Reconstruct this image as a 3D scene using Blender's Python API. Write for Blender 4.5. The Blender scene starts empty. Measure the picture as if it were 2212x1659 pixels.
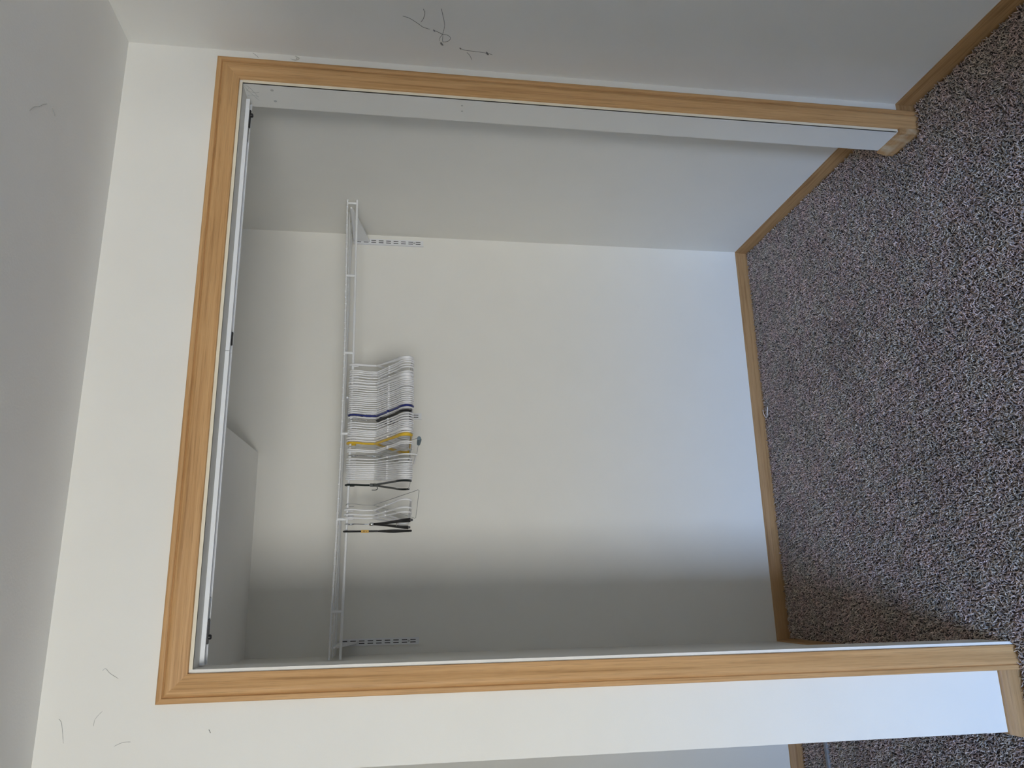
import bpy, bmesh, math, random
import numpy as np
from mathutils import Vector, Matrix

random.seed(7)
SC = bpy.context.scene
COL = SC.collection

# ------------------------------------------------------------------ camera
CAM_POS = Vector((0.1532, -1.8849, 1.5939))
PITCH, ROLL, YAW, FPX = -0.1491, -0.0196, -0.2732, 1643.7
_R = Matrix.Rotation(YAW, 3, 'Z') @ Matrix.Rotation(PITCH, 3, 'X') @ Matrix.Rotation(ROLL, 3, 'Y')
_right, _fwd, _up = _R.col[0], _R.col[1], _R.col[2]
cam_data = bpy.data.cameras.new('camera')
cam_data.sensor_width = 36.0
cam_data.lens = FPX / 2212 * 36.0
cam_data.clip_start = 0.02
cam = bpy.data.objects.new('camera', cam_data)
COL.objects.link(cam)
_m = Matrix((-_up, _right, -_fwd)).transposed().to_4x4()   # the phone was held on its side
_m.translation = CAM_POS
cam.matrix_world = _m
SC.camera = cam

# ------------------------------------------------------------------ light: daylight through one window behind the camera
EXPOSURE = -0.12
ZENITH = (0.21, 0.47, 1.0)      # clear sky higher up
ZENITH_POWER = 94.0
HAZE = (1.0, 1.0, 0.95)         # bright pale sky along the horizon
HAZE_POWER = 33.0
GROUND = (1.0, 0.98, 0.91)
GROUND_POWER = 29.0
world = bpy.data.worlds.new('world')
SC.world = world
world.use_nodes = True
wn, wl = world.node_tree.nodes, world.node_tree.links
wn.clear()
tc = wn.new('ShaderNodeTexCoord')
sep = wn.new('ShaderNodeSeparateXYZ')
wl.new(tc.outputs['Generated'], sep.inputs[0])
def _bg(col, power):
    b = wn.new('ShaderNodeBackground'); b.inputs['Color'].default_value = (*col, 1); b.inputs['Strength'].default_value = power
    return b.outputs[0]
def _blend(lo, hi, a, b):
    r = wn.new('ShaderNodeMapRange'); r.interpolation_type = 'SMOOTHSTEP'
    r.inputs['From Min'].default_value = lo; r.inputs['From Max'].default_value = hi
    wl.new(sep.outputs['Z'], r.inputs['Value'])
    m = wn.new('ShaderNodeMixShader')
    wl.new(r.outputs[0], m.inputs[0]); wl.new(a, m.inputs[1]); wl.new(b, m.inputs[2])
    return m.outputs[0]
wo = wn.new('ShaderNodeOutputWorld')
wl.new(_blend(-0.01, 0.01, _bg(GROUND, GROUND_POWER), _blend(0.10, 0.24, _bg(HAZE, HAZE_POWER), _bg(ZENITH, ZENITH_POWER))), wo.inputs[0])

WIN = (-2.25, -0.85, 0.20, 2.20)      # window opening x0, x1, z0, z1 in the wall behind the camera
Y_REAR = -6.0
pd = bpy.data.lights.new('window_portal', 'AREA')
pd.shape = 'RECTANGLE'; pd.size = WIN[1] - WIN[0]; pd.size_y = WIN[3] - WIN[2]
pd.cycles.is_portal = True
portal = bpy.data.objects.new('window_portal', pd)
portal.location = ((WIN[0] + WIN[1]) / 2, Y_REAR - 0.08, (WIN[2] + WIN[3]) / 2)
portal.rotation_euler = (math.radians(90), 0, 0)
COL.objects.link(portal)

SC.view_settings.view_transform = 'Standard'
SC.view_settings.look = 'None'
SC.view_settings.exposure = EXPOSURE
SC.view_settings.gamma = 1.0
SC.view_settings.use_curve_mapping = False
SC.cycles.max_bounces = 10
SC.cycles.diffuse_bounces = 8
SC.cycles.adaptive_threshold = 0.02
SC.cycles.sample_clamp_indirect = 8.0

# ------------------------------------------------------------------ dimensions (metres)
W, H, CW = 1.5369, 2.04, 0.0604            # opening between casings, its height, casing width
RV = 0.008                                 # reveal
XR, ZC, D = 1.6295, 2.3384, 1.1839         # room's right wall, ceiling, closet back wall
HB, T = 0.0477, 0.1059                     # baseboard height above carpet, front wall thickness
XCR, XCL, XE = 1.6732, -0.053, -0.209     # closet right wall, closet left wall, outside corner
ZF = -0.012                                # carpet backing
X_LEFT = -2.9
X_NEAR, Y_NEAR = -1.08, -2.6              # unseen left wall stepped in to block window light from the passage
OX0, OX1, OZ = RV, W - RV, H - RV          # finished opening

# ------------------------------------------------------------------ materials
def new_mat(name):
    m = bpy.data.materials.new(name); m.use_nodes = True
    nt = m.node_tree
    b = nt.nodes['Principled BSDF']
    return m, nt.nodes, nt.links, b

def plain(name, col, rough=0.5, metal=0.0, spec=0.5):
    m, n, l, b = new_mat(name)
    b.inputs['Base Color'].default_value = (*col, 1)
    b.inputs['Roughness'].default_value = rough
    b.inputs['Metallic'].default_value = metal
    b.inputs['Specular IOR Level'].default_value = spec
    return m

def paint(name, col, bump=0.12, mottle=0.03, scale=260.0, rough=0.75):
    m, n, l, b = new_mat(name)
    tc = n.new('ShaderNodeTexCoord')
    nz = n.new('ShaderNodeTexNoise'); nz.inputs['Scale'].default_value = scale; nz.inputs['Detail'].default_value = 3
    big = n.new('ShaderNodeTexNoise'); big.inputs['Scale'].default_value = 5.0; big.inputs['Detail'].default_value = 4
    l.new(tc.outputs['Object'], nz.inputs['Vector']); l.new(tc.outputs['Object'], big.inputs['Vector'])
    mp = n.new('ShaderNodeMapRange'); mp.inputs['To Min'].default_value = 1 - mottle; mp.inputs['To Max'].default_value = 1 + mottle
    l.new(big.outputs['Fac'], mp.inputs['Value'])
    mul = n.new('ShaderNodeVectorMath'); mul.operation = 'SCALE'; mul.inputs[0].default_value = col
    l.new(mp.outputs[0], mul.inputs['Scale'])
    l.new(mul.outputs[0], b.inputs['Base Color'])
    bp = n.new('ShaderNodeBump'); bp.inputs['Strength'].default_value = bump; bp.inputs['Distance'].default_value = 0.001
    l.new(nz.outputs['Fac'], bp.inputs['Height']); l.new(bp.outputs[0], b.inputs['Normal'])
    b.inputs['Roughness'].default_value = rough
    b.inputs['Specular IOR Level'].default_value = 0.3
    return m

def oak(name, axis, seed=0.0, tone=1.0, worn=False):
    """honey oak, grain running along world axis 0/1/2"""
    m, n, l, b = new_mat(name)
    tc = n.new('ShaderNodeTexCoord')
    def mapped(along, across):
        mp = n.new('ShaderNodeMapping')
        s = [across] * 3; s[axis] = along
        mp.inputs['Scale'].default_value = s
        mp.inputs['Location'].default_value = (seed, seed * 1.7, seed * 0.6)
        l.new(tc.outputs['Object'], mp.inputs['Vector'])
        return mp
    g = n.new('ShaderNodeTexNoise'); g.inputs['Scale'].default_value = 1; g.inputs['Detail'].default_value = 5; g.inputs['Roughness'].default_value = 0.65
    g.inputs['Distortion'].default_value = 0.4
    l.new(mapped(2.2, 110).outputs[0], g.inputs['Vector'])
    r1 = n.new('ShaderNodeValToRGB')
    e = r1.color_ramp.elements
    e[0].position = 0.30; e[0].color = (0.355, 0.185, 0.072, 1)
    e[1].position = 0.66; e[1].color = (0.600, 0.360, 0.165, 1)
    k = r1.color_ramp.elements.new(0.46); k.color = (0.520, 0.297, 0.128, 1)
    l.new(g.outputs['Fac'], r1.inputs['Fac'])
    p = n.new('ShaderNodeTexNoise'); p.inputs['Scale'].default_value = 1; p.inputs['Detail'].default_value = 2
    l.new(mapped(14, 700).outputs[0], p.inputs['Vector'])
    r2 = n.new('ShaderNodeMapRange'); r2.inputs['From Min'].default_value = 0.30; r2.inputs['From Max'].default_value = 0.46
    r2.inputs['To Min'].default_value = 0.78; r2.inputs['To Max'].default_value = 1.0
    l.new(p.outputs['Fac'], r2.inputs['Value'])
    mul = n.new('ShaderNodeVectorMath'); mul.operation = 'SCALE'
    l.new(r1.outputs['Color'], mul.inputs[0]); l.new(r2.outputs[0], mul.inputs['Scale'])
    fin = n.new('ShaderNodeVectorMath'); fin.operation = 'SCALE'; fin.inputs['Scale'].default_value = tone
    l.new(mul.outputs[0], fin.inputs[0])
    if worn:                                                    # finish rubbed off in patches
        wz = n.new('ShaderNodeTexNoise'); wz.inputs['Scale'].default_value = 22; wz.inputs['Detail'].default_value = 3
        l.new(tc.outputs['Object'], wz.inputs['Vector'])
        wr = n.new('ShaderNodeMapRange'); wr.inputs['From Min'].default_value = 0.42; wr.inputs['From Max'].default_value = 0.72
        l.new(wz.outputs['Fac'], wr.inputs['Value'])
        wm = n.new('ShaderNodeMixRGB'); wm.inputs['Color2'].default_value = (0.62, 0.50, 0.34, 1)
        l.new(wr.outputs[0], wm.inputs['Fac']); l.new(fin.outputs[0], wm.inputs['Color1'])
        l.new(wm.outputs[0], b.inputs['Base Color'])
    else:
        l.new(fin.outputs[0], b.inputs['Base Color'])
    bp = n.new('ShaderNodeBump'); bp.inputs['Strength'].default_value = 0.12; bp.inputs['Distance'].default_value = 0.0006
    l.new(p.outputs['Fac'], bp.inputs['Height']); l.new(bp.outputs[0], b.inputs['Normal'])
    b.inputs['Roughness'].default_value = 0.5
    b.inputs['Specular IOR Level'].default_value = 0.25
    return m

M_WALL = paint('wall_paint', (0.78, 0.768, 0.722))
M_CEIL = paint('ceiling_paint', (0.86, 0.855, 0.83), bump=0.3, scale=160)
M_CREAM = paint('cream_edge', (0.78, 0.72, 0.58), bump=0.1, mottle=0.06)
OAK = [oak('oak_grain_x', 0, 0.3), oak('oak_grain_y', 1, 2.1), oak('oak_grain_z', 2, 4.7)]
OAK_B = [oak('base_oak_x', 0, 5.3, 0.74), oak('base_oak_y', 1, 6.1, 0.74)]
OAK_W = oak('worn_oak', 1, 7.7, 0.85, True)
OAK_ZR = oak('oak_grain_z_other', 2, 9.2)
M_WIRE_W = plain('white_vinyl_wire', (0.78, 0.79, 0.80), 0.35)
M_STEEL_W = plain('white_enamel', (0.74, 0.75, 0.77), 0.35)
M_TRACK = plain('white_track_enamel', (0.83, 0.85, 0.88), 0.35)
M_SLOT = plain('slot_recess', (0.02, 0.02, 0.022), 0.8)
M_WHITE = plain('white_plastic', (0.93, 0.93, 0.95), 0.28)
M_WHITE2 = plain('soft_white_plastic', (0.88, 0.88, 0.90), 0.35)
M_BLUE = plain('navy_plastic', (0.012, 0.022, 0.19), 0.25)
M_YELLOW = plain('yellow_plastic', (0.78, 0.50, 0.035), 0.35)
M_BLACK = plain('black_plastic', (0.012, 0.012, 0.014), 0.45)
M_BLACKG = plain('green_black_plastic', (0.010, 0.018, 0.018), 0.35)
M_CHROME = plain('chrome', (0.75, 0.77, 0.8), 0.14, 1.0)
M_GALV = plain('galvanised_wire', (0.45, 0.45, 0.46), 0.4, 0.5)
M_DARKMETAL = plain('dark_steel', (0.05, 0.05, 0.052), 0.4, 0.6)
M_TUBE = plain('blue_grey_tube', (0.13, 0.19, 0.23), 0.6)
M_TAG = plain('ochre_label', (0.62, 0.37, 0.07), 0.6)
M_INK = plain('label_print', (0.06, 0.035, 0.01), 0.7)
M_WEB = plain('cobweb_dust', (0.22, 0.215, 0.205), 0.95)
M_WEBL = plain('pale_cobweb', (0.47, 0.465, 0.45), 0.95)
M_FILL = plain('filler', (0.50, 0.49, 0.46), 0.9)
M_STRIP = plain('dull_grey_strip', (0.24, 0.245, 0.26), 0.75)

def clear_plastic():
    m, n, l, b = new_mat('clear_plastic')
    tr = n.new('ShaderNodeBsdfTransparent'); tr.inputs[0].default_value = (0.86, 0.88, 0.88, 1)
    ms = n.new('ShaderNodeMixShader'); ms.inputs[0].default_value = 0.5
    b.inputs['Base Color'].default_value = (0.62, 0.62, 0.60, 1); b.inputs['Roughness'].default_value = 0.15
    l.new(tr.outputs[0], ms.inputs[1]); l.new(b.outputs[0], ms.inputs[2])
    l.new(ms.outputs[0], n['Material Output'].inputs['Surface'])
    return m
M_CLEAR = clear_plastic()

def pane_mat():
    m, n, l, b = new_mat('window_glass')
    tr = n.new('ShaderNodeBsdfTransparent')
    ms = n.new('ShaderNodeMixShader'); ms.inputs[0].default_value = 0.06
    b.inputs['Roughness'].default_value = 0.02
    l.new(tr.outputs[0], ms.inputs[1]); l.new(b.outputs[0], ms.inputs[2])
    l.new(ms.outputs[0], n['Material Output'].inputs['Surface'])
    return m

def carpet_backing():
    m, n, l, b = new_mat('carpet_far')
    tc = n.new('ShaderNodeTexCoord')
    v = n.new('ShaderNodeTexNoise'); v.inputs['Scale'].default_value = 190; v.inputs['Detail'].default_value = 4; v.inputs['Roughness'].default_value = 0.7
    l.new(tc.outputs['Object'], v.inputs['Vector'])
    r = n.new('ShaderNodeValToRGB'); e = r.color_ramp.elements
    e[0].position = 0.34; e[0].color = (0.035, 0.028, 0.028, 1)
    e[1].position = 0.66; e[1].color = (0.20, 0.17, 0.165, 1)
    l.new(v.outputs['Fac'], r.inputs['Fac']); l.new(r.outputs[0], b.inputs['Base Color'])
    bp = n.new('ShaderNodeBump'); bp.inputs['Distance'].default_value = 0.006; bp.inputs['Strength'].default_value = 0.8
    l.new(v.outputs['Fac'], bp.inputs['Height']); l.new(bp.outputs[0], b.inputs['Normal'])
    b.inputs['Roughness'].default_value = 0.95; b.inputs['Specular IOR Level'].default_value = 0.1
    return m

def carpet_yarn():
    m, n, l, b = new_mat('carpet_yarn')
    at = n.new('ShaderNodeAttribute'); at.attribute_name = 'yarn'
    l.new(at.outputs['Color'], b.inputs['Base Color'])
    b.inputs['Roughness'].default_value = 0.85; b.inputs['Specular IOR Level'].default_value = 0.15
    b.inputs['Sheen Weight'].default_value = 0.15
    return m

# ------------------------------------------------------------------ mesh helpers
class MB:
    """collects faces, then links them as one mesh object"""
    def __init__(self): self.v, self.f, self.mi = [], [], []
    def poly(self, pts, mi=0):
        s = len(self.v); self.v += [tuple(p) for p in pts]
        self.f.append(tuple(range(s, s + len(pts)))); self.mi.append(mi)
    def raw(self, verts, faces, mi=0):
        s = len(self.v); self.v += [tuple(p) for p in verts]
        for f in faces: self.f.append(tuple(s + i for i in f)); self.mi.append(mi)
    def box(self, x0, x1, y0, y1, z0, z1, mi=0):
        v = [(x0,y0,z0),(x1,y0,z0),(x1,y1,z0),(x0,y1,z0),(x0,y0,z1),(x1,y0,z1),(x1,y1,z1),(x0,y1,z1)]
        self.raw(v, [(0,3,2,1),(4,5,6,7),(0,1,5,4),(1,2,6,5),(2,3,7,6),(3,0,4,7)], mi)
    def loft(self, ringA, ringB, mi=0):
        n = len(ringA)
        faces = [(i, (i+1) % n, n + (i+1) % n, n + i) for i in range(n)]
        faces += [tuple(range(n))[::-1], tuple(range(n, 2*n))]
        self.raw(list(ringA) + list(ringB), faces, mi)
    def tube(self, pts, r, sides=8, closed=False, flat=None, mi=0):
        """sweep a circle (or an ellipse: r in plane, flat across = along local x) along pts"""
        P = [Vector(p) for p in pts]; n = len(P)
        rs = r if isinstance(r, (list, tuple)) else [r] * n
        rings = []; prev = None
        for i in range(n):
            a = P[(i-1) % n] if (closed or i > 0) else P[i]
            c = P[(i+1) % n] if (closed or i < n-1) else P[i]
            t = (c - a).normalized()
            if flat is not None:
                u = Vector((1, 0, 0)); u = (u - t * u.dot(t))
                u = u.normalized() if u.length > 1e-4 else Vector((0, 1, 0))
                ru = flat if not isinstance(flat, (list, tuple)) else flat[i]
            else:
                if prev is None:
                    q = Vector((0, 0, 1)) if abs(t.z) < 0.9 else Vector((1, 0, 0))
                    u = (q - t * q.dot(t)).normalized()
                else:
                    u = (prev - t * prev.dot(t)).normalized()
                ru = rs[i]
            prev = u; w = t.cross(u)
            rings.append([P[i] + u * (ru * math.cos(2*math.pi*k/sides)) + w * (rs[i] * math.sin(2*math.pi*k/sides)) for k in range(sides)])
        V = [p for ring in rings for p in ring]; F = []
        m = n if closed else n - 1
        for i in range(m):
            j = (i+1) % n
            for k in range(sides):
                k2 = (k+1) % sides
                F.append((i*sides+k, i*sides+k2, j*sides+k2, j*sides+k))
        if not closed:
            F.append(tuple(range(sides))[::-1]); F.append(tuple((n-1)*sides + k for k in range(sides)))
        self.raw(V, F, mi)
    def build(self, name, mats, parent=None, smooth=False, weld=False, bevel=0.0):
        me = bpy.data.meshes.new(name)
        me.from_pydata(self.v, [], self.f)
        for m in (mats if isinstance(mats, (list, tuple)) else [mats]): me.materials.append(m)
        me.polygons.foreach_set('material_index', self.mi)
        bm = bmesh.new(); bm.from_mesh(me)
        if weld: bmesh.ops.remove_doubles(bm, verts=bm.verts, dist=1e-5)
        if bevel > 0:
            bmesh.ops.bevel(bm, geom=[e for e in bm.edges], offset=bevel, segments=2, affect='EDGES', clamp_overlap=True)
        bmesh.ops.recalc_face_normals(bm, faces=bm.faces)
        bm.to_mesh(me); bm.free()
        if smooth:
            me.polygons.foreach_set('use_smooth', [True] * len(me.polygons))
            me.set_sharp_from_angle(angle=math.radians(45))
        o = bpy.data.objects.new(name, me); COL.objects.link(o)
        if parent: o.parent = parent
        return o

def empty(name, loc=(0, 0, 0)):
    o = bpy.data.objects.new(name, None); o.empty_display_size = 0.05
    o.location = loc; COL.objects.link(o); return o

def tag(o, label, cat=None, group=None, kind=None):
    o['label'] = label
    if cat: o['category'] = cat
    if group: o['group'] = group
    if kind: o['kind'] = kind
    return o

def struct(o, label):
    o['kind'] = 'structure'; o['label'] = label
    return o

def smooth_path(pts, n=6):
    """Catmull-Rom through pts"""
    P = [Vector(p) for p in pts]; out = []
    for i in range(len(P) - 1):
        p0, p1, p2, p3 = P[max(i-1, 0)], P[i], P[i+1], P[min(i+2, len(P)-1)]
        for k in range(n):
            t = k / n
            out.append(0.5 * ((2*p1) + (p2-p0)*t + (2*p0-5*p1+4*p2-p3)*t*t + (3*p1-p0-3*p2+p3)*t**3))
    out.append(P[-1]); return out

# ------------------------------------------------------------------ room shell
def shell():
    m = MB()
    m.box(X_LEFT - 0.1, XCR + 0.2, Y_REAR - 0.12, D + 0.1, ZF - 0.1, ZF)
    floor = struct(m.build('floor', carpet_backing()), 'grey-brown wall-to-wall carpet')
    m = MB(); m.box(X_LEFT - 0.1, XCR + 0.2, Y_REAR - 0.12, D + 0.1, ZC, ZC + 0.1)
    struct(m.build('ceiling', M_CEIL), 'off-white painted ceiling')

    m = MB()                                                    # wall with the closet opening
    m.box(XE, OX0, 0, T, ZF, ZC)
    m.box(OX0, OX1, 0, T, OZ, ZC)
    m.box(OX1, XCR + 0.12, 0, T, ZF, ZC)
    wf = struct(m.build('wall_front', M_WALL), 'white wall around the closet opening')
    for (y, z, r) in ((0.025, 1.9579, 0.0045), (0.0736, 1.9557, 0.0045), (0.0306, 1.4243, 0.003), (0.0569, 1.4220, 0.003)):
        b = MB(); ring = [(OX1 + 0.0002, y + r*math.cos(a*math.pi/5), z + r*math.sin(a*math.pi/5)) for a in range(10)]
        b.loft(ring, [(OX1 - 0.0005, p[1], p[2]) for p in ring]); b.build('filled_screw_hole', M_FILL, wf)
    m = MB(); m.box(X_LEFT, XCR + 0.12, D, D + 0.1, ZF, ZC)
    struct(m.build('wall_back', M_WALL), 'white wall at the back of the closet')
    m = MB(); m.box(XCR, XCR + 0.12, T, D, ZF, ZC)
    struct(m.build('wall_closet_right', M_WALL), 'white right side wall inside the closet')
    m = MB(); m.box(XE, XCL, T, D, ZF, ZC)
    struct(m.build('wall_closet_left', M_WALL), 'white left side wall inside the closet')
    m = MB(); m.box(XR, XR + 0.16, Y_REAR, 0, ZF, ZC)
    struct(m.build('wall_right', M_WALL), 'white wall of the room right of the closet')
    m = MB(); m.box(X_LEFT - 0.1, X_LEFT, Y_REAR, Y_NEAR, ZF, ZC)
    m.box(X_LEFT, X_NEAR, Y_NEAR, Y_NEAR + 0.11, ZF, ZC)
    m.box(X_NEAR - 0.11, X_NEAR, Y_NEAR + 0.11, D, ZF, ZC)
    struct(m.build('wall_left', M_WALL), 'unseen white left wall, stepped in to dim the passage')
    m = MB()
    x0, x1, z0, z1 = WIN
    m.box(X_LEFT, x0, Y_REAR - 0.12, Y_REAR, ZF, ZC); m.box(x1, XR + 0.16, Y_REAR - 0.12, Y_REAR, ZF, ZC)
    m.box(x0, x1, Y_REAR - 0.12, Y_REAR, ZF, z0); m.box(x0, x1, Y_REAR - 0.12, Y_REAR, z1, ZC)
    struct(m.build('wall_rear', M_WALL), 'white wall with the window facing the closet')
    m = MB(); m.box(BLOCKER_X, XR, BLOCKER_Y - 0.11, BLOCKER_Y, ZF, 1.92)  # unseen wall added to shade the right floor and lower room wall
    struct(m.build('wall_light_blocker', M_WALL), 'unseen white partition added to shade the right of the room')
    win = MB()                                                  # window frame and pane
    f = 0.035
    for a in ((x0, x0+f, z0, z1), (x1-f, x1, z0, z1), (x0+f, x1-f, z0, z0+f), (x0+f, x1-f, z1-f, z1)):
        win.box(a[0], a[1], Y_REAR - 0.07, Y_REAR - 0.03, a[2], a[3])
    w = struct(win.build('window_1', M_STEEL_W), 'white framed window facing the closet')
    p = MB(); p.box(x0+f, x1-f, Y_REAR - 0.052, Y_REAR - 0.048, z0+f, z1-f); p.build('pane', pane_mat(), w)
    # lowered box under the closet ceiling, left half
    m = MB()
    a = [(XCL, 0.13, 2.13), (0.668, 0.13, 2.13), (0.712, D, 2.13), (XCL, D, 2.13)]
    m.loft(a, [(p[0], p[1], ZC) for p in a])
    struct(m.build('ceiling_bulkhead', M_CEIL), 'lowered white box under the closet ceiling')
    m = MB(); m.box(X_NEAR, XE, D - 0.09, D, 1.573, ZC)
    struct(m.build('wall_hall_upper', M_WALL), 'upper wall projecting at the end of the passage')
    return floor
BLOCKER_X, BLOCKER_Y = 0.81, -1.45
FLOOR = shell()

# ------------------------------------------------------------------ oak trim
CAS = [(0, 0), (0, .0150), (.0012, .0164), (.0025, .0168), (.0105, .0168), (.0118, .0158), (.0124, .0130), (.0136, .0122), (.0150, .0142),
       (.0190, .0164), (.0245, .0166), (.0310, .0150), (.0390, .0120), (.0460, .0101), (.0530, .0091), (.0585, .0088), (.0598, .0082), (.0604, .0070), (.0604, 0)]
def casing():
    n = len(CAS)
    def piece(name, fa, fb, mat, label):
        m = MB(); m.loft([fa(w, d) for w, d in CAS], [fb(w, d) for w, d in CAS])
        return struct(m.build(name, mat, smooth=True), label)
    piece('trim_1', lambda w, d: (-CW + w, -d, ZF), lambda w, d: (-CW + w, -d, H + CW - w), OAK[2], 'honey oak casing on the left of the closet opening')
    piece('trim_2', lambda w, d: (-CW + w, -d, H + CW - w), lambda w, d: (W + CW - w, -d, H + CW - w), OAK[0], 'honey oak head casing over the closet opening')
    piece('trim_3', lambda w, d: (W + CW - w, -d, ZF), lambda w, d: (W + CW - w, -d, H + CW - w), OAK_ZR, 'honey oak casing on the right of the closet opening')
    # cream raw edge showing inside the casing
    e = 0.0015
    for i, b in enumerate(((0, OX0, -e, 0.004, ZF, OZ), (OX0, OX1, -e, 0.004, OZ, H), (OX1, W, -e, 0.004, HB + 0.012, OZ))):
        m = MB(); m.box(*b)
        struct(m.build('trim_%d' % (4 + i), M_WALL if i == 0 else M_CREAM), ['narrow white wall edge inside the left oak casing', 'narrow cream edge under the oak head casing', 'narrow cream edge inside the right oak casing'][i])
casing()

m = MB(); m.box(OX1 - 0.0105, W, -0.0095, 0.003, ZF, HB + 0.008)
struct(m.build('trim_7', OAK_W, bevel=0.0012), 'small oak end block at the foot of the right casing')
BASE = [(0, 0), (0, HB), (.003, HB), (.0055, HB - .0025), (.0070, HB - .008), (.0082, HB - .016), (.0098, HB - .020), (.0112, HB - .026), (.0115, ZF)]
BASE[0] = (0, ZF)
def baseboard(name, p0, p1, nrm, label, mit0=0, mit1=0, mat=None, h=HB):
    """p0 -> p1 along the wall foot, nrm = direction out of the wall, mit = +-1 lengthens/shortens the end by the depth"""
    p0, p1, nrm = Vector((*p0, 0)), Vector((*p1, 0)), Vector((*nrm, 0))
    t = (p1 - p0).normalized(); s = h - HB
    def ring(p, mt): return [p + nrm * d + t * (mt * d) + Vector((0, 0, z + (s if z > 0 else 0))) for d, z in BASE]
    m = MB(); m.loft(ring(p0, -mit0), ring(p1, mit1))
    ax = 0 if abs(t.x) > 0.5 else 1
    return struct(m.build(name, mat or OAK_B[ax], smooth=True), label)
baseboard('baseboard_back', (XCL, D), (XCR, D), (0, -1), 'oak baseboard along the closet back wall', -1, -1)
baseboard('baseboard_closet_right', (XCR, D), (XCR, T), (-1, 0), 'oak baseboard along the right side inside the closet', -1, 0)
baseboard('baseboard_closet_left', (XCL, T), (XCL, D), (1, 0), 'oak baseboard along the left side inside the closet', 0, -1)
baseboard('baseboard_return', (OX1, T + 0.008), (OX1, 0.003), (-1, 0), 'short worn oak baseboard in the right jamb of the closet', 0, 0, mat=OAK_W, h=HB + 0.006)
baseboard('baseboard_right', (XR, 0), (XR, BLOCKER_Y), (-1, 0), 'oak baseboard along the room wall right of the closet', -1, 0)
baseboard('baseboard_front_right', (W + CW, 0), (XR, 0), (0, -1), 'short oak baseboard between right casing and corner', 0, -1)
baseboard('baseboard_front_left', (XE, 0), (-CW, 0), (0, -1), 'short oak baseboard left of the closet casing', 1, 0)
baseboard('baseboard_passage_side', (XE, D), (XE, 0), (-1, 0), 'oak baseboard along the side of the passage', -1, 1)
baseboard('baseboard_passage_end', (X_NEAR, D), (XE, D), (0, -1), 'oak baseboard at the end of the passage on the left', -1, -1)
baseboard('baseboard_left', (X_NEAR, Y_NEAR), (X_NEAR, D), (1, 0), 'oak baseboard along the left wall of the passage', 0, -1)

# ------------------------------------------------------------------ sliding-door track under the head
def track():
    t = tag(empty('door_track', (W / 2, 0.068, OZ)), 'white metal door track under the closet header', 'door track')
    y0, y1 = 0.055, 0.083
    o = Vector(t.location)
    for a, b in ((OX0 + 0.004, 0.7705), (0.7718, OX1 - 0.012)):
        m = MB()
        m.box(a - o.x, b - o.x, y0 - o.y, y1 - o.y, -0.0022, -0.0004)
        m.box(a - o.x, b - o.x, y0 - o.y, y0 + 0.0016 - o.y, -0.0105, -0.0022)
        m.box(a - o.x, b - o.x, y0 + 0.0016 - o.y, y0 + 0.0075 - o.y, -0.0105, -0.0092)
        m.box(a - o.x, b - o.x, y1 - 0.0016 - o.y, y1 - o.y, -0.0125, -0.0022)
        m.box(a - o.x, b - o.x, y1 - 0.0075 - o.y, y1 - 0.0016 - o.y, -0.0125, -0.0112)
        m.build('channel', M_TRACK, t)
    for x, s in ((1.462, 1), (0.085, -1)):
        m = MB()
        m.box(x - 0.028 - o.x, x + 0.028 - o.x, y1 - 0.0170 - o.y, y1 - 0.0090 - o.y, -0.0135, -0.0030)
        br = m.build('pivot_bracket', M_DARKMETAL, t, bevel=0.0012)
        k = MB(); k.tube([(x + s*0.012 - o.x, y1 - 0.013 - o.y, -0.013), (x + s*0.012 - o.x, y1 - 0.013 - o.y, -0.0175), (x + s*0.012 - o.x, y1 - 0.013 - o.y, -0.0195)], [0.006, 0.006, 0.004], 10)
        k.build('pivot_knob', M_BLACK, br, smooth=True)
        g = MB(); g.box(min(x + s*(-0.075), x - s*0.030) - o.x, max(x + s*(-0.075), x - s*0.030) - o.x, y1 - 0.0165 - o.y, y1 - 0.0095 - o.y, -0.0118, -0.0095)
        g.build('pivot_slide', M_CHROME, t)
    m = MB(); m.box(0.79 - o.x, 0.826 - o.x, y1 - 0.0165 - o.y, y1 - 0.0092 - o.y, -0.0132, -0.003)
    m.build('guide_block', M_DARKMETAL, t, bevel=0.001)
track()

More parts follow.
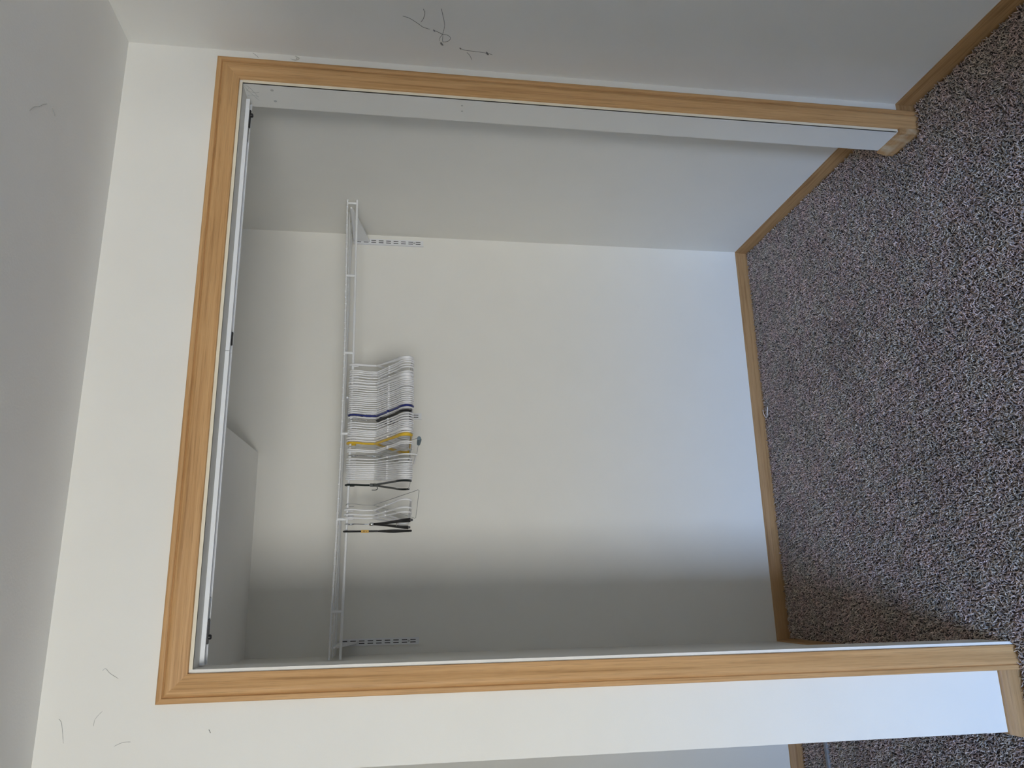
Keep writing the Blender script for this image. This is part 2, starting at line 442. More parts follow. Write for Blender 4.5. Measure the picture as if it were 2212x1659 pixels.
# ------------------------------------------------------------------ wire shelf, wall standards, brackets
YS = D - 0.305            # shelf front and hanging rod
def sag(x): return -0.0125 * max(0.0, math.sin(math.pi * (x + 0.04) / 1.71)) ** 1.2
def rail_z(x): return 1.8035 + sag(x)
def rod_z(x): return 1.7655 + 0.6 * sag(x) + 0.001
SX0, SX1 = XCL + 0.008, XCR - 0.003
def shelf():
    s = tag(empty('wire_shelf', (0.8, YS, 1.80)), 'white wire closet shelf with a hanging rod along its front', 'shelf')
    o = Vector(s.location)
    L = lambda p: Vector(p) - o
    xs = [SX0 + (SX1 - SX0) * i / 24 for i in range(25)]
    m = MB(); m.tube([L((x, YS, rail_z(x))) for x in xs], 0.0036, 8); m.build('front_rail', M_WIRE_W, s, smooth=True)
    m = MB(); m.tube([L((x, YS, rod_z(x))) for x in xs], 0.0047, 10); m.build('hanging_rod', M_WIRE_W, s, smooth=True)
    m = MB(); m.tube([L((x, D - 0.012, 1.8025)) for x in xs], 0.0030, 8); m.build('back_rail', M_WIRE_W, s, smooth=True)
    for f in (0.33, 0.66):
        y = YS + (D - 0.012 - YS) * f
        m = MB(); m.tube([L((x, y, 1.8025 * f + rail_z(x) * (1 - f) - 0.003)) for x in xs], 0.0026, 8); m.build('cross_rail', M_WIRE_W, s, smooth=True)
    m = MB(); x = SX0 + 0.006
    while x < SX1:
        m.tube([L((x, YS - 0.002, rail_z(x) + 0.0030)), L((x, D - 0.010, 1.8058))], 0.0014, 5)
        m.tube([L((x, YS - 0.0035, rail_z(x) + 0.003)), L((x, YS - 0.0035, rail_z(x) - 0.004))], 0.0014, 5)
        x += 0.0254
    d = m.build('wire_deck', M_WIRE_W, s); d['kind'] = 'stuff'
    for x in (1.656, 1.347, 1.036, 0.7285, 0.4215, 0.1100):
        m = MB(); m.tube([L((x, YS, rail_z(x))), L((x, YS - 0.001, (rail_z(x) + rod_z(x)) / 2)), L((x, YS, rod_z(x)))], 0.0045, 8, flat=0.0050)
        m.build('rod_support', M_WIRE_W, s, smooth=True)
shelf()

def standard(x, z0, z1, name_label):
    s = tag(empty('wall_standard', (x, D, z0)), name_label, 'shelf standard', 'slotted standards holding the wire shelf')
    w, dp = 0.0125, 0.011
    m = MB()
    xc = [-w, -0.0060, -0.0030, 0.0030, 0.0060, w]              # two slot columns between the strips
    pitch, sl = 0.0318, 0.0205
    zc = [0.0]; z = 0.013
    hz = []
    while z + sl < (z1 - z0) - 0.005:
        hz.append((z, z + sl)); z += pitch
    y = -dp
    def rect(xa, xb, za, zb): m.poly([(xa, y, za), (xb, y, za), (xb, y, zb), (xa, y, zb)])
    for xa, xb in ((xc[0], xc[1]), (xc[2], xc[3]), (xc[4], xc[5])): rect(xa, xb, 0, z1 - z0)
    for xa, xb in ((xc[1], xc[2]), (xc[3], xc[4])):
        e = 0.0
        for a, b in hz: rect(xa, xb, e, a); e = b
        rect(xa, xb, e, z1 - z0)
    for sx in (-w, w):
        m.poly([(sx, -dp, 0), (sx, 0, 0), (sx, 0, z1 - z0), (sx, -dp, z1 - z0)])
        m.poly([(sx * 0.9, -dp, 0), (sx * 0.9, 0, 0), (sx * 0.9, 0, z1 - z0), (sx * 0.9, -dp, z1 - z0)])
    m.poly([(-w, -dp, 0), (w, -dp, 0), (w, 0, 0), (-w, 0, 0)])
    m.build('channel', M_STEEL_W, s)
    b = MB(); b.box(-w * 0.88, w * 0.88, -0.0035, -0.0005, 0.001, z1 - z0 - 0.001); b.build('channel_back', M_SLOT, s)
    k = MB(); k.tube([(0, -dp - 0.0001, 0.0395), (0, -dp - 0.0014, 0.0395), (0, -dp - 0.0020, 0.0395)], [0.0044, 0.0042, 0.0026], 10)
    k.build('screw', M_GALV, s, smooth=True)
def bracket(x, label):
    b = tag(empty('shelf_bracket', (x, D - 0.012, 1.795)), label, 'shelf bracket', 'enamelled brackets under the wire shelf')
    rz = rail_z(x)
    yw, yf = 0.0, YS + 0.008 - (D - 0.012)
    m = MB(); t = 0.0012
    zt, zf = 1.7985 - 1.795 - 0.005, rz - 0.0115 - 1.795
    pr = [(yw, zt - 0.068), (yw, zt), (yf, zf), (yf, zf - 0.007), (yf + 0.012, zf - 0.0105)]
    m.loft([(-t, p[0], p[1]) for p in pr], [(t, p[0], p[1]) for p in pr]); m.build('plate', M_STEEL_W, b)
    m = MB()                                                    # folded flanges top and bottom
    m.loft([(-0.005, yw, zt - 0.0008), (0.005, yw, zt - 0.0008), (0.005, yw, zt), (-0.005, yw, zt)], [(-0.003, yf, zf - 0.0008), (0.003, yf, zf - 0.0008), (0.003, yf, zf), (-0.003, yf, zf)])
    m.loft([(-0.004, yw, zt - 0.068), (0.004, yw, zt - 0.068), (0.004, yw, zt - 0.069), (-0.004, yw, zt - 0.069)],
           [(-0.003, yf + 0.012, zf - 0.0105), (0.003, yf + 0.012, zf - 0.0105), (0.003, yf + 0.012, zf - 0.0115), (-0.003, yf + 0.012, zf - 0.0115)])
    m.build('flange', M_STEEL_W, b)
    m = MB(); m.tube([(0, yf + 0.001, zf - 0.004), (0, yf - 0.0035, zf - 0.003)], 0.0034, 8); m.build('tip_cap', M_WHITE, b, smooth=True)
for x, a, c in ((1.638, 'slotted white standard at the right end of the closet back wall', 'white shelf bracket at the right end of the wire shelf'),
                (0.865, 'slotted white standard behind the row of hangers', 'white shelf bracket above the row of hangers'),
                (-0.0065, 'slotted white standard at the left end of the closet back wall', 'white shelf bracket at the left end of the wire shelf')):
    standard(x, 1.4945, 1.792, a); bracket(x, c)

# ------------------------------------------------------------------ hangers on the rod (local: y across, front is -y, z up, origin where the hook rests)
HW = 0.207
def arc(cy, cz, r, a0, a1, n):
    return [(0, cy + r*math.cos(math.radians(a0 + (a1-a0)*i/n)), cz + r*math.sin(math.radians(a0 + (a1-a0)*i/n))) for i in range(n+1)]
def hook_path(r=0.0205, th=0.0036, neck=-0.100):
    # origin = top of the rod; the hook's inside rests on it
    cz = th - r
    p = arc(0, cz, r, -25, 195, 14)
    p += smooth_path([p[-1], (0, -0.0155, cz - 0.018), (0, -0.0060, cz - 0.034), (0, -0.0005, cz - 0.048), (0, 0, neck)], 4)[1:]
    return p
def shoulder_loop(neck=-0.100, hw=HW, drop=0.082, bot=-0.224, n=5):
    half = [(0, 0.000, neck + 0.004), (0, 0.030, neck - 0.010), (0, 0.10, neck - 0.044), (0, 0.160, neck - 0.072), (0, hw - 0.020, neck - drop), (0, hw - 0.004, neck - drop - 0.013),
            (0, hw, neck - drop - 0.024), (0, hw - 0.006, bot + 0.007), (0, hw - 0.022, bot)]
    s = smooth_path(half, n)
    back = [(0, p[1], p[2]) for p in s]; front = [(0, -p[1], p[2]) for p in s]
    return back, front
def tubular(name, mat, r=0.0034, flat=0.00265, neck=-0.100, nubs=True, bot=-0.224, hw=HW):
    t = empty(name)
    m = MB(); m.tube(hook_path(neck=neck - 0.004), r * 0.95, 8, flat=flat * 0.95); m.build('hook', mat, t, smooth=True)
    back, front = shoulder_loop(neck, bot=bot, hw=hw)
    pts = front[::-1] + back[1:]
    m = MB(); m.tube(pts, r, 8, flat=flat); m.build('shoulder', mat, t, smooth=True)
    m = MB(); m.tube([(0, -hw + 0.024, bot), (0, -0.1, bot), (0, 0.1, bot), (0, hw - 0.024, bot)], r * 0.9, 8, flat=flat * 0.9); m.build('trouser_bar', mat, t, smooth=True)
    if nubs:
        for s in (-1, 1):
            m = MB(); m.tube([(0, s*0.098, neck - 0.043), (0, s*0.1005, neck - 0.0385), (0, s*0.1030, neck - 0.0362)], [r*0.9, r*0.8, r*0.4], 8, flat=[flat, flat*0.9, flat*0.5])
            m.build('strap_notch', mat, t, smooth=True)
    return t
def wide_hanger(name, mat):
    """moulded hanger with deeper, wider shoulders"""
    t = empty(name)
    m = MB(); m.tube(hook_path(neck=-0.104), 0.0042, 8, flat=0.0040); m.build('hook', mat, t, smooth=True)
    back, front = shoulder_loop(-0.100, bot=-0.222)
    pts = front[::-1] + back[1:]
    ws = [0.0042 + 0.0016 * min(1, (abs(p[1]) / 0.17)) ** 2 for p in pts]
    m = MB(); m.tube(pts, 0.0055, 8, flat=ws); m.build('shoulder', mat, t, smooth=True)
    m = MB(); m.tube([(0, -HW + 0.024, -0.222), (0, 0, -0.222), (0, HW - 0.024, -0.222)], 0.003, 8); m.build('trouser_bar', mat, t, smooth=True)
    return t
def wire_hanger(name, bot=-0.252, hw=0.205, tube=False, mat=None):
    t = empty(name); mat = mat or M_GALV
    m = MB(); m.tube(hook_path(r=0.019, th=0.0012, neck=-0.098), 0.0010, 6); m.build('hook', mat, t, smooth=True)
    m = MB()
    loop = [(0, 0, -0.095), (0, 0.03, -0.118), (0, hw - 0.02, bot + 0.016), (0, hw, bot + 0.004), (0, hw - 0.012, bot), (0, 0, bot), (0, -hw + 0.012, bot), (0, -hw, bot + 0.004), (0, -hw + 0.02, bot + 0.016), (0, -0.03, -0.118)]
    m.tube(loop, 0.0010, 6, closed=True); m.build('wire_frame', mat, t, smooth=True)
    if tube:
        m = MB(); m.tube([(0, -hw + 0.002, bot + 0.002), (0, -hw + 0.03, bot), (0, -hw + 0.07, bot), (0, -hw + 0.12, bot)], [0.0068, 0.0075, 0.0075, 0.006], 10); m.build('cardboard_tube', M_TUBE, t, smooth=True)
    return t
def clip_hanger(name, body, metal, r=0.0042):
    """metal hook, ferrule and dipped body with two arms and bar"""
    t = empty(name)
    m = MB(); m.tube(hook_path(r=0.021, th=0.0018, neck=-0.100), 0.0016, 6); m.build('hook', metal, t, smooth=True)
    m = MB(); m.tube([(0, 0, -0.083), (0, 0, -0.085), (0, 0, -0.097), (0, 0, -0.099)], [0.004, 0.0055, 0.0055, 0.004], 10); m.build('ferrule', metal, t, smooth=True)
    m = MB()
    half = smooth_path([(0, 0, -0.099), (0, 0.014, -0.112), (0, 0.06, -0.140), (0, 0.13, -0.176), (0, 0.18, -0.202), (0, 0.202, -0.222)], 4)
    pts = [(0, -p[1], p[2]) for p in half][::-1] + [tuple(p) for p in half[1:]]
    m.tube(pts, r, 8, flat=[r * (1.0 + 0.6 * (abs(p[1]) / 0.2) ** 2) for p in pts]); m.build('shoulder', body, t, smooth=True)
    m = MB(); m.tube([(0, -0.12, -0.176), (0, 0, -0.178), (0, 0.12, -0.176)], 0.0018, 6); m.build('trouser_bar', metal, t, smooth=True)
    for s in (-1, 1):
        m = MB(); m.box(-0.004, 0.004, s*0.2 - 0.0035, s*0.2 + 0.0035, -0.231, -0.219); m.build('end_tip', body, t, bevel=0.0012)
    return t
def trouser_hanger(name, mat, neck=-0.092):
    """black moulded hanger with strap hook and deep shoulders"""
    t = empty(name)
    m = MB(); m.tube(hook_path(neck=neck - 0.004), 0.0044, 8, flat=0.0036); m.build('hook', mat, t, smooth=True)
    m = MB(); m.box(-0.0055, 0.0055, -0.009, 0.009, neck - 0.018, neck + 0.012); m.build('neck_block', mat, t, bevel=0.002)
    back, front = shoulder_loop(neck - 0.004, bot=-0.222)
    pts = front[::-1] + back[1:]
    m = MB(); m.tube(pts, 0.0045, 8, flat=0.0038); m.build('shoulder', mat, t, smooth=True)
    m = MB(); m.tube([(0, -HW + 0.024, -0.222), (0, 0, -0.222), (0, HW - 0.024, -0.222)], 0.0016, 6); m.build('trouser_bar', M_WHITE2, t, smooth=True)
    m = MB(); m.tube(smooth_path([(-0.004, 0, neck - 0.014), (-0.013, 0, neck - 0.016), (-0.017, 0, neck - 0.010), (-0.017, 0, neck + 0.004)], 4), 0.0014, 6); m.build('strap_hook', mat, t, smooth=True)
    return t
def slim_hanger(name):
    t = empty(name)
    m = MB(); m.tube(hook_path(neck=-0.120), 0.0034, 8, flat=0.0034); m.build('hook', M_BLACK, t, smooth=True)
    m = MB()
    half = smooth_path([(0, 0, -0.118), (0, 0.02, -0.130), (0, 0.09, -0.164), (0, 0.16, -0.196), (0, 0.195, -0.215), (0, 0.205, -0.226)], 4)
    pts = [(0, -p[1], p[2]) for p in half][::-1] + [tuple(p) for p in half[1:]]
    m.tube(pts, 0.0052, 8, flat=[0.0036 + 0.0022 * math.sin(min(1, abs(p[1]) / 0.2) * math.pi) for p in pts]); m.build('shoulder', M_BLACK, t, smooth=True)
    m = MB(); m.tube([(0, -0.16, -0.205), (0, 0, -0.207), (0, 0.16, -0.205)], 0.0028, 8, flat=0.002); m.build('trouser_bar', M_BLACK, t, smooth=True)
    lb = MB(); lb.box(-0.0048, 0.0048, -0.0215, -0.0060, -0.083, -0.057); lab = lb.build('size_label', M_TAG, t, bevel=0.0008)
    lab['label'] = 'ochre size label'
    p = MB()
    for a, b, c, d in ((-0.0022, -0.0004, -0.0690, -0.0650), (0.0003, 0.0020, -0.0690, -0.0650), (-0.0012, 0.0012, -0.0760, -0.0735)):
        p.box(a, b, -0.02185, -0.0210, c, d)
    p.build('label_print', M_INK, lab)
    return t
def black_clip_pair(name):
    """black folding hanger with thin wire hook and two moulded arms"""
    t = empty(name)
    m = MB(); m.tube(hook_path(r=0.020, th=0.0012, neck=-0.098), 0.0013, 6); m.build('hook', M_CHROME, t, smooth=True)
    m = MB()
    half = smooth_path([(0, 0, -0.100), (0, 0.03, -0.114), (0, 0.10, -0.150), (0, 0.16, -0.172), (0, HW - 0.012, -0.186), (0, HW, -0.204), (0, HW - 0.008, -0.214)], 4)
    pts = [(0, -p[1], p[2]) for p in half][::-1] + [tuple(p) for p in half[1:]]
    m.tube(pts, 0.0072, 8, flat=0.0042); m.build('shoulder', M_BLACK, t, smooth=True)
    m = MB(); m.tube([(0, -HW + 0.012, -0.213), (0, 0, -0.216), (0, HW - 0.012, -0.213)], 0.0028, 8); m.build('trouser_bar', M_BLACK, t, smooth=True)
    return t

def clear_hanger(name):
    t = empty(name)
    m = MB(); m.tube(hook_path(r=0.020, th=0.0016, neck=-0.098), 0.0015, 6); m.build('hook', M_CHROME, t, smooth=True)
    m = MB(); m.tube([(0, 0, -0.083), (0, 0, -0.088), (0, 0, -0.099)], [0.003, 0.0042, 0.0042], 8); m.build('ferrule', M_CHROME, t, smooth=True)
    back, front = shoulder_loop(-0.100, bot=-0.218)
    pts = front[::-1] + back[1:]
    m = MB(); m.tube(pts, 0.0070, 8, flat=0.0030); m.build('shoulder', M_CLEAR, t, smooth=True)
    m = MB(); m.tube([(0, -HW + 0.024, -0.218), (0, 0, -0.218), (0, HW - 0.024, -0.218)], 0.003, 8); m.build('trouser_bar', M_CLEAR, t, smooth=True)
    return t

def copy_tree(o, parent=None):
    c = o.copy(); COL.objects.link(c)
    if parent: c.parent = parent
    for ch in list(o.children):
        copy_tree(ch, c)
    return c

PROTO = {}
def get(kind, make):
    if kind not in PROTO:
        PROTO[kind] = make(); return PROTO[kind]
    return copy_tree(PROTO[kind])
MAKE = {
    'w': lambda: tubular('white_hanger', M_WHITE),
    'v': lambda: tubular('white_hanger', M_WHITE, r=0.0040, flat=0.0032),
    't': lambda: wide_hanger('white_hanger', M_WHITE2),
    'l': lambda: tubular('white_hanger', M_WHITE, bot=-0.238),
    'blue': lambda: tubular('navy_hanger', M_BLUE, r=0.0046, flat=0.0036),
    'yel': lambda: wide_hanger('yellow_hanger', M_YELLOW),
    'blk': lambda: black_clip_pair('black_hanger'),
    'dk': lambda: trouser_hanger('black_hanger', M_BLACKG),
    'clr': lambda: clear_hanger('clear_hanger'),
    'chr': lambda: clip_hanger('black_hanger', M_BLACK, M_CHROME),
    'slim': lambda: slim_hanger('black_hanger'),
    'wire': lambda: wire_hanger('wire_hanger'),
    'wtube': lambda: wire_hanger('wire_hanger', tube=True, bot=-0.248),
    'wlong': lambda: wire_hanger('wire_hanger', bot=-0.250),
}
ROW = [  # kind, place on the rod (x), turn about the hook in degrees; right to left
 ('t', 0.9881, 7.75), ('w', 0.9632, 3.37), ('w', 0.9565, 3.48), ('w', 0.9486, 3.90), ('w', 0.9392, 3.75), ('w', 0.9280, 5.12), ('t', 0.9188, 5.12), ('t', 0.9067, 5.12), 
 ('w', 0.8975, 5.12), ('w', 0.8883, 4.32), ('w', 0.8790, 3.49), ('w', 0.8715, 3.15), ('w', 0.8638, 3.53), ('w', 0.8573, 3.60), ('w', 0.8506, 3.50), ('w', 0.8425, 3.30), 
 ('w', 0.8350, 3.30), ('w', 0.8269, 3.10), ('w', 0.8190, 2.90), ('w', 0.8106, 2.58), ('w', 0.8030, 2.22), ('blue', 0.7952, 2.10), ('w', 0.7875, 2.00), ('blk', 0.7780, 2.40), 
 ('w', 0.7662, 1.60), ('w', 0.7574, 1.50), ('w', 0.7490, 1.70), ('w', 0.7390, 1.34), ('w', 0.7326, 1.38), ('w', 0.7263, 1.38), ('w', 0.7200, 1.38), ('t', 0.7108, 1.38), 
 ('w', 0.7012, 1.49), ('yel', 0.6920, 1.49), ('wtube', 0.6782, 1.49), ('w', 0.6673, 1.49), ('w', 0.6610, 1.49), ('clr', 0.6468, 3.33), ('l', 0.6346, 4.61), ('w', 0.6240, 5.79), 
 ('w', 0.6156, 6.36), ('w', 0.6082, 6.67), ('w', 0.6017, 6.75), ('w', 0.5952, 6.80), ('w', 0.5883, 6.96), ('w', 0.5814, 7.13), ('w', 0.5748, 7.22), ('w', 0.5685, 7.22), 
 ('w', 0.5622, 7.22), ('dk', 0.5415, 3.60), ('wlong', 0.4705, -7.71), ('v', 0.4522, -3.90), ('v', 0.4358, -1.11), ('v', 0.4240, -0.10), ('chr', 0.4036, 1.50), ('slim', 0.3788, 4.50)]
LIFT = {'t': 0.0022, 'yel': 0.0022, 'dk': 0.0016, 'blue': 0.001, 'slim': 0.0008}
ONES = ['', 'first', 'second', 'third', 'fourth', 'fifth', 'sixth', 'seventh', 'eighth', 'ninth', 'tenth', 'eleventh', 'twelfth', 'thirteenth', 'fourteenth', 'fifteenth', 'sixteenth', 'seventeenth', 'eighteenth', 'nineteenth']
TENS = {2: ('twentieth', 'twenty'), 3: ('thirtieth', 'thirty'), 4: ('fortieth', 'forty'), 5: ('fiftieth', 'fifty')}
def ordinal(n):
    if n < 20: return ONES[n]
    a, b = divmod(n, 10)
    return TENS[a][0] if b == 0 else TENS[a][1] + '-' + ONES[b]
SPECIAL = {
    'blue': 'navy blue plastic hanger among white ones on the closet rod',
    'yel': 'yellow plastic hanger among white ones on the closet rod',
    'blk': 'black hanger with thin wire hook wedged between white hangers beside the navy one',
    'dk': 'dark green-black plastic hanger at the left end of the packed row',
    'clr': 'clear plastic hanger with chrome hook left of the yellow hanger',
    'chr': 'black hanger with chrome hook and ferrule, second from the left end',
    'slim': 'slim black hanger with ochre size label, leftmost on the rod',
    'wtube': 'wire hanger with blue-grey tube on its bar, beside the yellow hanger',
    'wlong': 'thin grey wire hanger turned askew at the gap in the row',
}
for i, (kind, x, yaw) in enumerate(ROW):
    h = get(kind, MAKE[kind])
    h.location = (x, YS, rod_z(x) + 0.0047 + LIFT.get(kind, 0.0004))
    h.rotation_euler = (0, 0, math.radians(-yaw))
    if kind in SPECIAL: lab = SPECIAL[kind]
    else:
        n = i + 1; fl = len(ROW) - i
        what = {'w': 'white tubular plastic hanger', 'v': 'loosely hung white plastic hanger', 't': 'thick white moulded hanger', 'l': 'low-hanging white plastic hanger'}[kind]
        lab = what + (', %s hanger from the right end of the row' % ordinal(n) if n <= 30 else ', %s hanger from the left end of the row' % ordinal(fl))
    tag(h, lab, 'hanger', 'hangers on the closet rod')

# ------------------------------------------------------------------ carpet pile
def pile():
    rng = np.random.default_rng(3)
    step = 0.0054
    def region(x0, x1, y0, y1):
        gx = np.arange(x0, x1, step); gy = np.arange(y0, y1, step)
        X, Y = np.meshgrid(gx, gy)
        P = np.stack([X.ravel(), Y.ravel()], 1)
        return P + rng.uniform(-0.5, 0.5, P.shape) * step
    P = np.concatenate([region(XCL + 0.014, XCR - 0.014, T, D - 0.014), region(OX0 + 0.002, OX1 - 0.014, -0.018, T),
                        region(XE - 0.7, XR - 0.014, -0.80, -0.018), region(XE - 0.55, XE - 0.014, -0.018, D - 0.014)])
    n = len(P)
    ang = rng.uniform(0, 2*np.pi, n) + 0.6 * np.sin(P[:, 0] * 9 + 3 * np.sin(P[:, 1] * 7))
    lean = rng.uniform(0.45, 1.25, n); ln = rng.uniform(0.011, 0.0165, n)
    curl = rng.normal(0, 0.9, n)
    d0 = np.stack([np.cos(ang) * np.sin(lean * 0.5), np.sin(ang) * np.sin(lean * 0.5), np.cos(lean * 0.5)], 1)
    a2 = ang + curl; l2 = np.minimum(lean * 1.35, 1.5)
    d1 = np.stack([np.cos(a2) * np.sin(l2), np.sin(a2) * np.sin(l2), np.cos(l2)], 1)
    base = np.concatenate([P, np.full((n, 1), ZF)], 1)
    p1 = base + d0 * (ln * 0.55)[:, None]; p2 = p1 + d1 * (ln * 0.5)[:, None]
    rad = rng.uniform(0.0013, 0.0019, n)
    V = np.empty((n, 9, 3), np.float32)
    for r, (pt, rr) in enumerate(((base, 0.8), (p1, 1.1), (p2, 0.75))):
        for k in range(3):
            th = ang + 2*np.pi*k/3
            off = np.stack([np.cos(th), np.sin(th), (0.0 if r == 0 else 0.5) * np.sin(th * 1.0 + k)], 1)
            V[:, r*3 + k] = pt + off * (rad * rr)[:, None]
    tri = []
    for r in range(2):
        for k in range(3):
            a, b, c, d = r*3 + k, r*3 + (k+1) % 3, (r+1)*3 + (k+1) % 3, (r+1)*3 + k
            tri += [(a, b, c), (a, c, d)]
    tri.append((6, 7, 8))
    tri = np.array(tri, np.int32); nt = len(tri)
    F = (tri[None] + (np.arange(n, dtype=np.int32) * 9)[:, None, None]).reshape(-1)
    me = bpy.data.meshes.new('carpet_pile')
    me.vertices.add(n * 9); me.vertices.foreach_set('co', V.reshape(-1))
    me.loops.add(len(F)); me.loops.foreach_set('vertex_index', F)
    me.polygons.add(n * nt)
    me.polygons.foreach_set('loop_start', np.arange(0, n * nt * 3, 3, dtype=np.int32))
    me.polygons.foreach_set('use_smooth', np.ones(n * nt, dtype=bool))
    me.update(calc_edges=True)
    # heathered yarn: warm grey, mauve-brown and greenish-grey strands, drifting in patches
    drift = 0.5 + 0.5 * np.sin(P[:, 0] * 23 + 4 * np.sin(P[:, 1] * 17)) * np.sin(P[:, 1] * 29 + 3 * np.sin(P[:, 0] * 19))
    ca, cb = np.array([0.60, 0.445, 0.405]), np.array([0.545, 0.47, 0.395])
    f = np.clip(drift + rng.normal(0, 0.12, n), 0, 1)[:, None]
    broad = 1 + 0.09 * np.sin(P[:, 0] * 7 + 2 * np.sin(P[:, 1] * 5)) * np.sin(P[:, 1] * 9 + 1.5 * np.sin(P[:, 0] * 6))
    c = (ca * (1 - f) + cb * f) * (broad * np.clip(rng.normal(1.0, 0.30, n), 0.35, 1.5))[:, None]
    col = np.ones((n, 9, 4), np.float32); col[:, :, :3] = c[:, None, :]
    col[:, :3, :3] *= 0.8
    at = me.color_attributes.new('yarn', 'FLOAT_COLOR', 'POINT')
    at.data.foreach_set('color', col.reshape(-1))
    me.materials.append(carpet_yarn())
    o = bpy.data.objects.new('carpet_pile', me); COL.objects.link(o); o.parent = FLOOR
    o['kind'] = 'stuff'; o['label'] = 'twisted grey-brown carpet pile'
pile()

# ------------------------------------------------------------------ small things: carpet strip, bent wire, cobwebs
def strip():
    m = MB()
    a, b = (XE - 0.014, 0.993), (X_NEAR + 0.014, 0.955)
    for y0, y1, z0, z1 in ((-0.012, 0.012, -0.010, 0.0045),):
        m.loft([(a[0], a[1] + y0, z0), (a[0], a[1] + y1, z0), (a[0], a[1] + y1*0.6, z1), (a[0], a[1] + y0*0.6, z1)],
               [(b[0], b[1] + y0, z0), (b[0], b[1] + y1, z0), (b[0], b[1] + y1*0.6, z1), (b[0], b[1] + y0*0.6, z1)])
    tag(m.build('carpet_strip', M_STRIP), 'thin grey joining strip across the passage carpet', 'carpet strip')
strip()

m = MB(); m.tube(smooth_path([(0.9115, 1.164, 0.006), (0.8981, 1.160, 0.0075), (0.8784, 1.1481, 0.008), (0.8713, 1.1392, 0.0075), (0.8756, 1.1266, 0.009), (0.8936, 1.1177, 0.010), (0.9124, 1.1098, 0.010)], 5), 0.0011, 6)
tag(m.build('bent_wire', M_WHITE, smooth=True), 'small bent white wire lying on the carpet near the back baseboard', 'wire')

def cobweb(paths, label, r=0.0006, mat=M_WEB, blobs=()):
    root = tag(empty('cobweb', paths[0][0]), label, 'cobweb')
    o = Vector(paths[0][0])
    for p in paths:
        q = [v - o for v in smooth_path(p, 4)]
        n = len(q); rr = [r * (0.55 + 0.6 * abs(math.sin(i * 1.7))) * (0.5 if i in (0, n-1) else 1) for i in range(n)]
        m = MB(); m.tube(q, rr, 5); m.build('strand', mat, root)
    for c, s in blobs:
        m = MB(); c = Vector(c) - o
        m.tube([c + Vector((0, -s*1.2, s*0.5)), c + Vector((0, -s*0.3, s*0.2)), c + Vector((0, s*0.5, -s*0.3)), c + Vector((0, s, -s))], [s*0.2, s*0.6, s*0.5, s*0.15], 6, flat=None)
        m.build('dust_clump', mat, root, smooth=True)
x = 1.6285
cobweb([[(x,-.192,1.6005),(x,-.1853,1.5807),(x,-.1668,1.5559),(x,-.1573,1.5445),(x,-.1516,1.5263)], [(x,-.2242,1.5469),(x,-.2083,1.5424),(x,-.1882,1.5456),(x,-.1751,1.5518)],
        [(x,-.2315,1.5006),(x,-.2053,1.4946),(x,-.1753,1.4883),(x,-.153,1.4892),(x,-.1367,1.4915),(x,-.1229,1.4976),(x,-.1097,1.498)],
        [(x,-.1496,1.5172),(x,-.1446,1.5056),(x,-.1367,1.4915),(x,-.1351,1.4778),(x,-.1248,1.469),(x,-.1126,1.4739),(x,-.1079,1.4852),(x,-.1107,1.49),(x,-.1336,1.4902)]],
       'larger dusty cobweb on the wall right of the closet, with a looped strand', 0.0006, M_WEB, [((x,-.099,1.492),0.005), ((x,-.148,1.515),0.003)])
cobweb([[(x,-.0882,1.4407),(x,-.0816,1.4249),(x,-.0804,1.4012),(x,-.0772,1.3629),(x,-.0722,1.3468)], [(x,-.0737,1.4194),(x,-.0593,1.4086),(x,-.0441,1.4028)]],
       'short forked cobweb strand on the right wall, below the larger one', 0.0006, M_WEB, [((x,-.076,1.362),0.005), ((x,-.087,1.439),0.003)])
y = -0.001
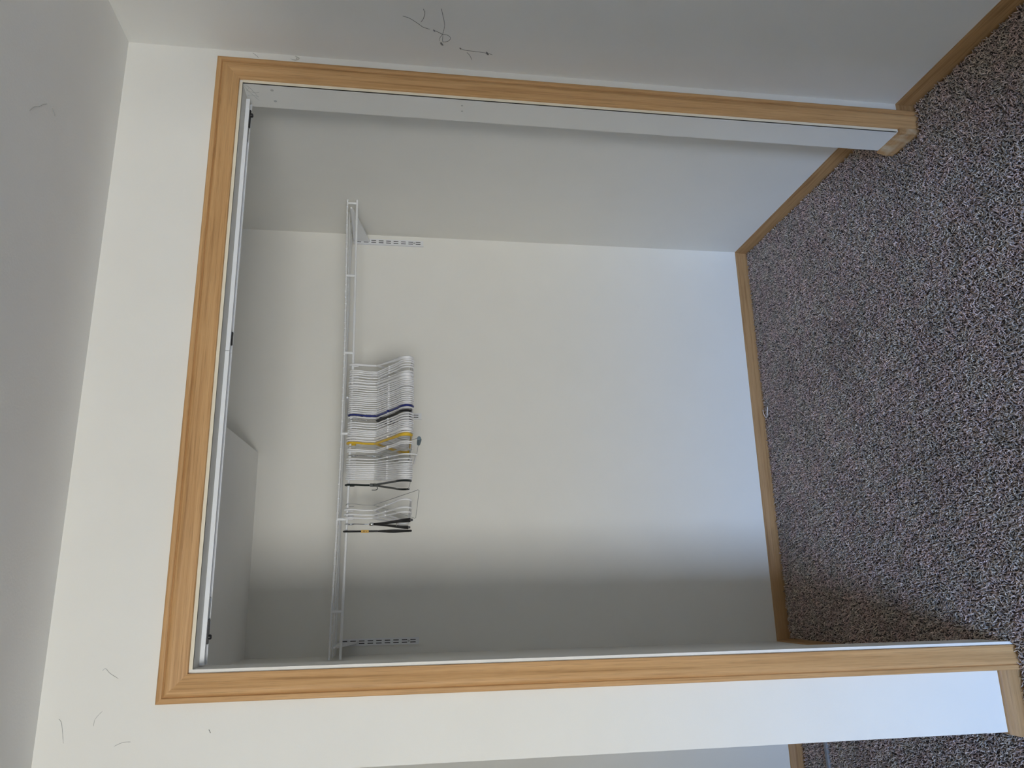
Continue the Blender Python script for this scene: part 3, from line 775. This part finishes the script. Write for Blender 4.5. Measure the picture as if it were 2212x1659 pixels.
cobweb([[(0.012,y,2.2195),(0.0161,y,2.2136),(0.006,y,2.2038),(-0.0053,y,2.1854)]], 'faint cobweb strand on the wall just above the left casing corner', 0.0005, M_WEBL)
cobweb([[(-.0821,y,2.2967),(-.0896,y,2.2905),(-.1063,y,2.2863),(-.1311,y,2.2811)]], 'faint cobweb strand high on the wall near the ceiling at left', 0.0005, M_WEBL)
cobweb([[(-.0701,y,2.2101),(-.0852,y,2.2231),(-.0997,y,2.225)]], 'faint bent cobweb strand on the wall left above the casing corner', 0.0005, M_WEBL)
cobweb([[(-.1343,y,2.146),(-.1349,y,2.1628),(-.1416,y,2.1789)]], 'faint cobweb strand on the wall left of the casing corner', 0.0005, M_WEBL)
cobweb([[(-.1164,y,1.9875),(-.124,y,1.9832)]], 'tiny dark dust fleck on the wall beside the left casing', 0.0008, M_WEB)
cobweb([[(1.6270,y,2.0124),(1.6187,y,2.0017),(1.6122,y,1.9954)]], 'tiny cobweb strand above the right casing, nearest the ceiling', 0.0005, M_WEB)
cobweb([[(1.6272,y,1.8975),(1.6176,y-.004,1.8851),(1.6076,y-.008,1.895),(1.6083,y-.012,1.9069)], [(1.626,y,1.8915),(1.6115,y-.008,1.8922)]], 'small grey cobweb between the right casing and the corner', 0.0008, M_WEBL)
z = ZC - 0.001
cobweb([[(1.1125,-.4297,z),(1.1214,-.4233,z),(1.1337,-.4122,z),(1.1452,-.3967,z),(1.161,-.3822,z),(1.1723,-.3677,z)], [(1.1783,-.3449,z),(1.1755,-.3355,z),(1.1698,-.3273,z)]], 'faint curved cobweb on the ceiling', 0.0007, M_WEBL)
x = OX1 - 0.001
cobweb([[(x,.006,2.0300),(x,.018,2.0180),(x,.040,2.0080),(x,.060,2.0000)], [(x,.010,2.0310),(x,.030,2.0250),(x,.052,2.0130),(x,.075,2.0000)], [(x,.030,2.0300),(x,.040,2.0080),(x,.036,1.9940)],
        [(x,.055,2.0300),(x,.052,2.0130),(x,.058,1.9980)], [(x,.018,2.0180),(x,.030,2.0250)]], 'grey cobweb in the upper right corner of the closet opening', 0.0004, M_WEBL)
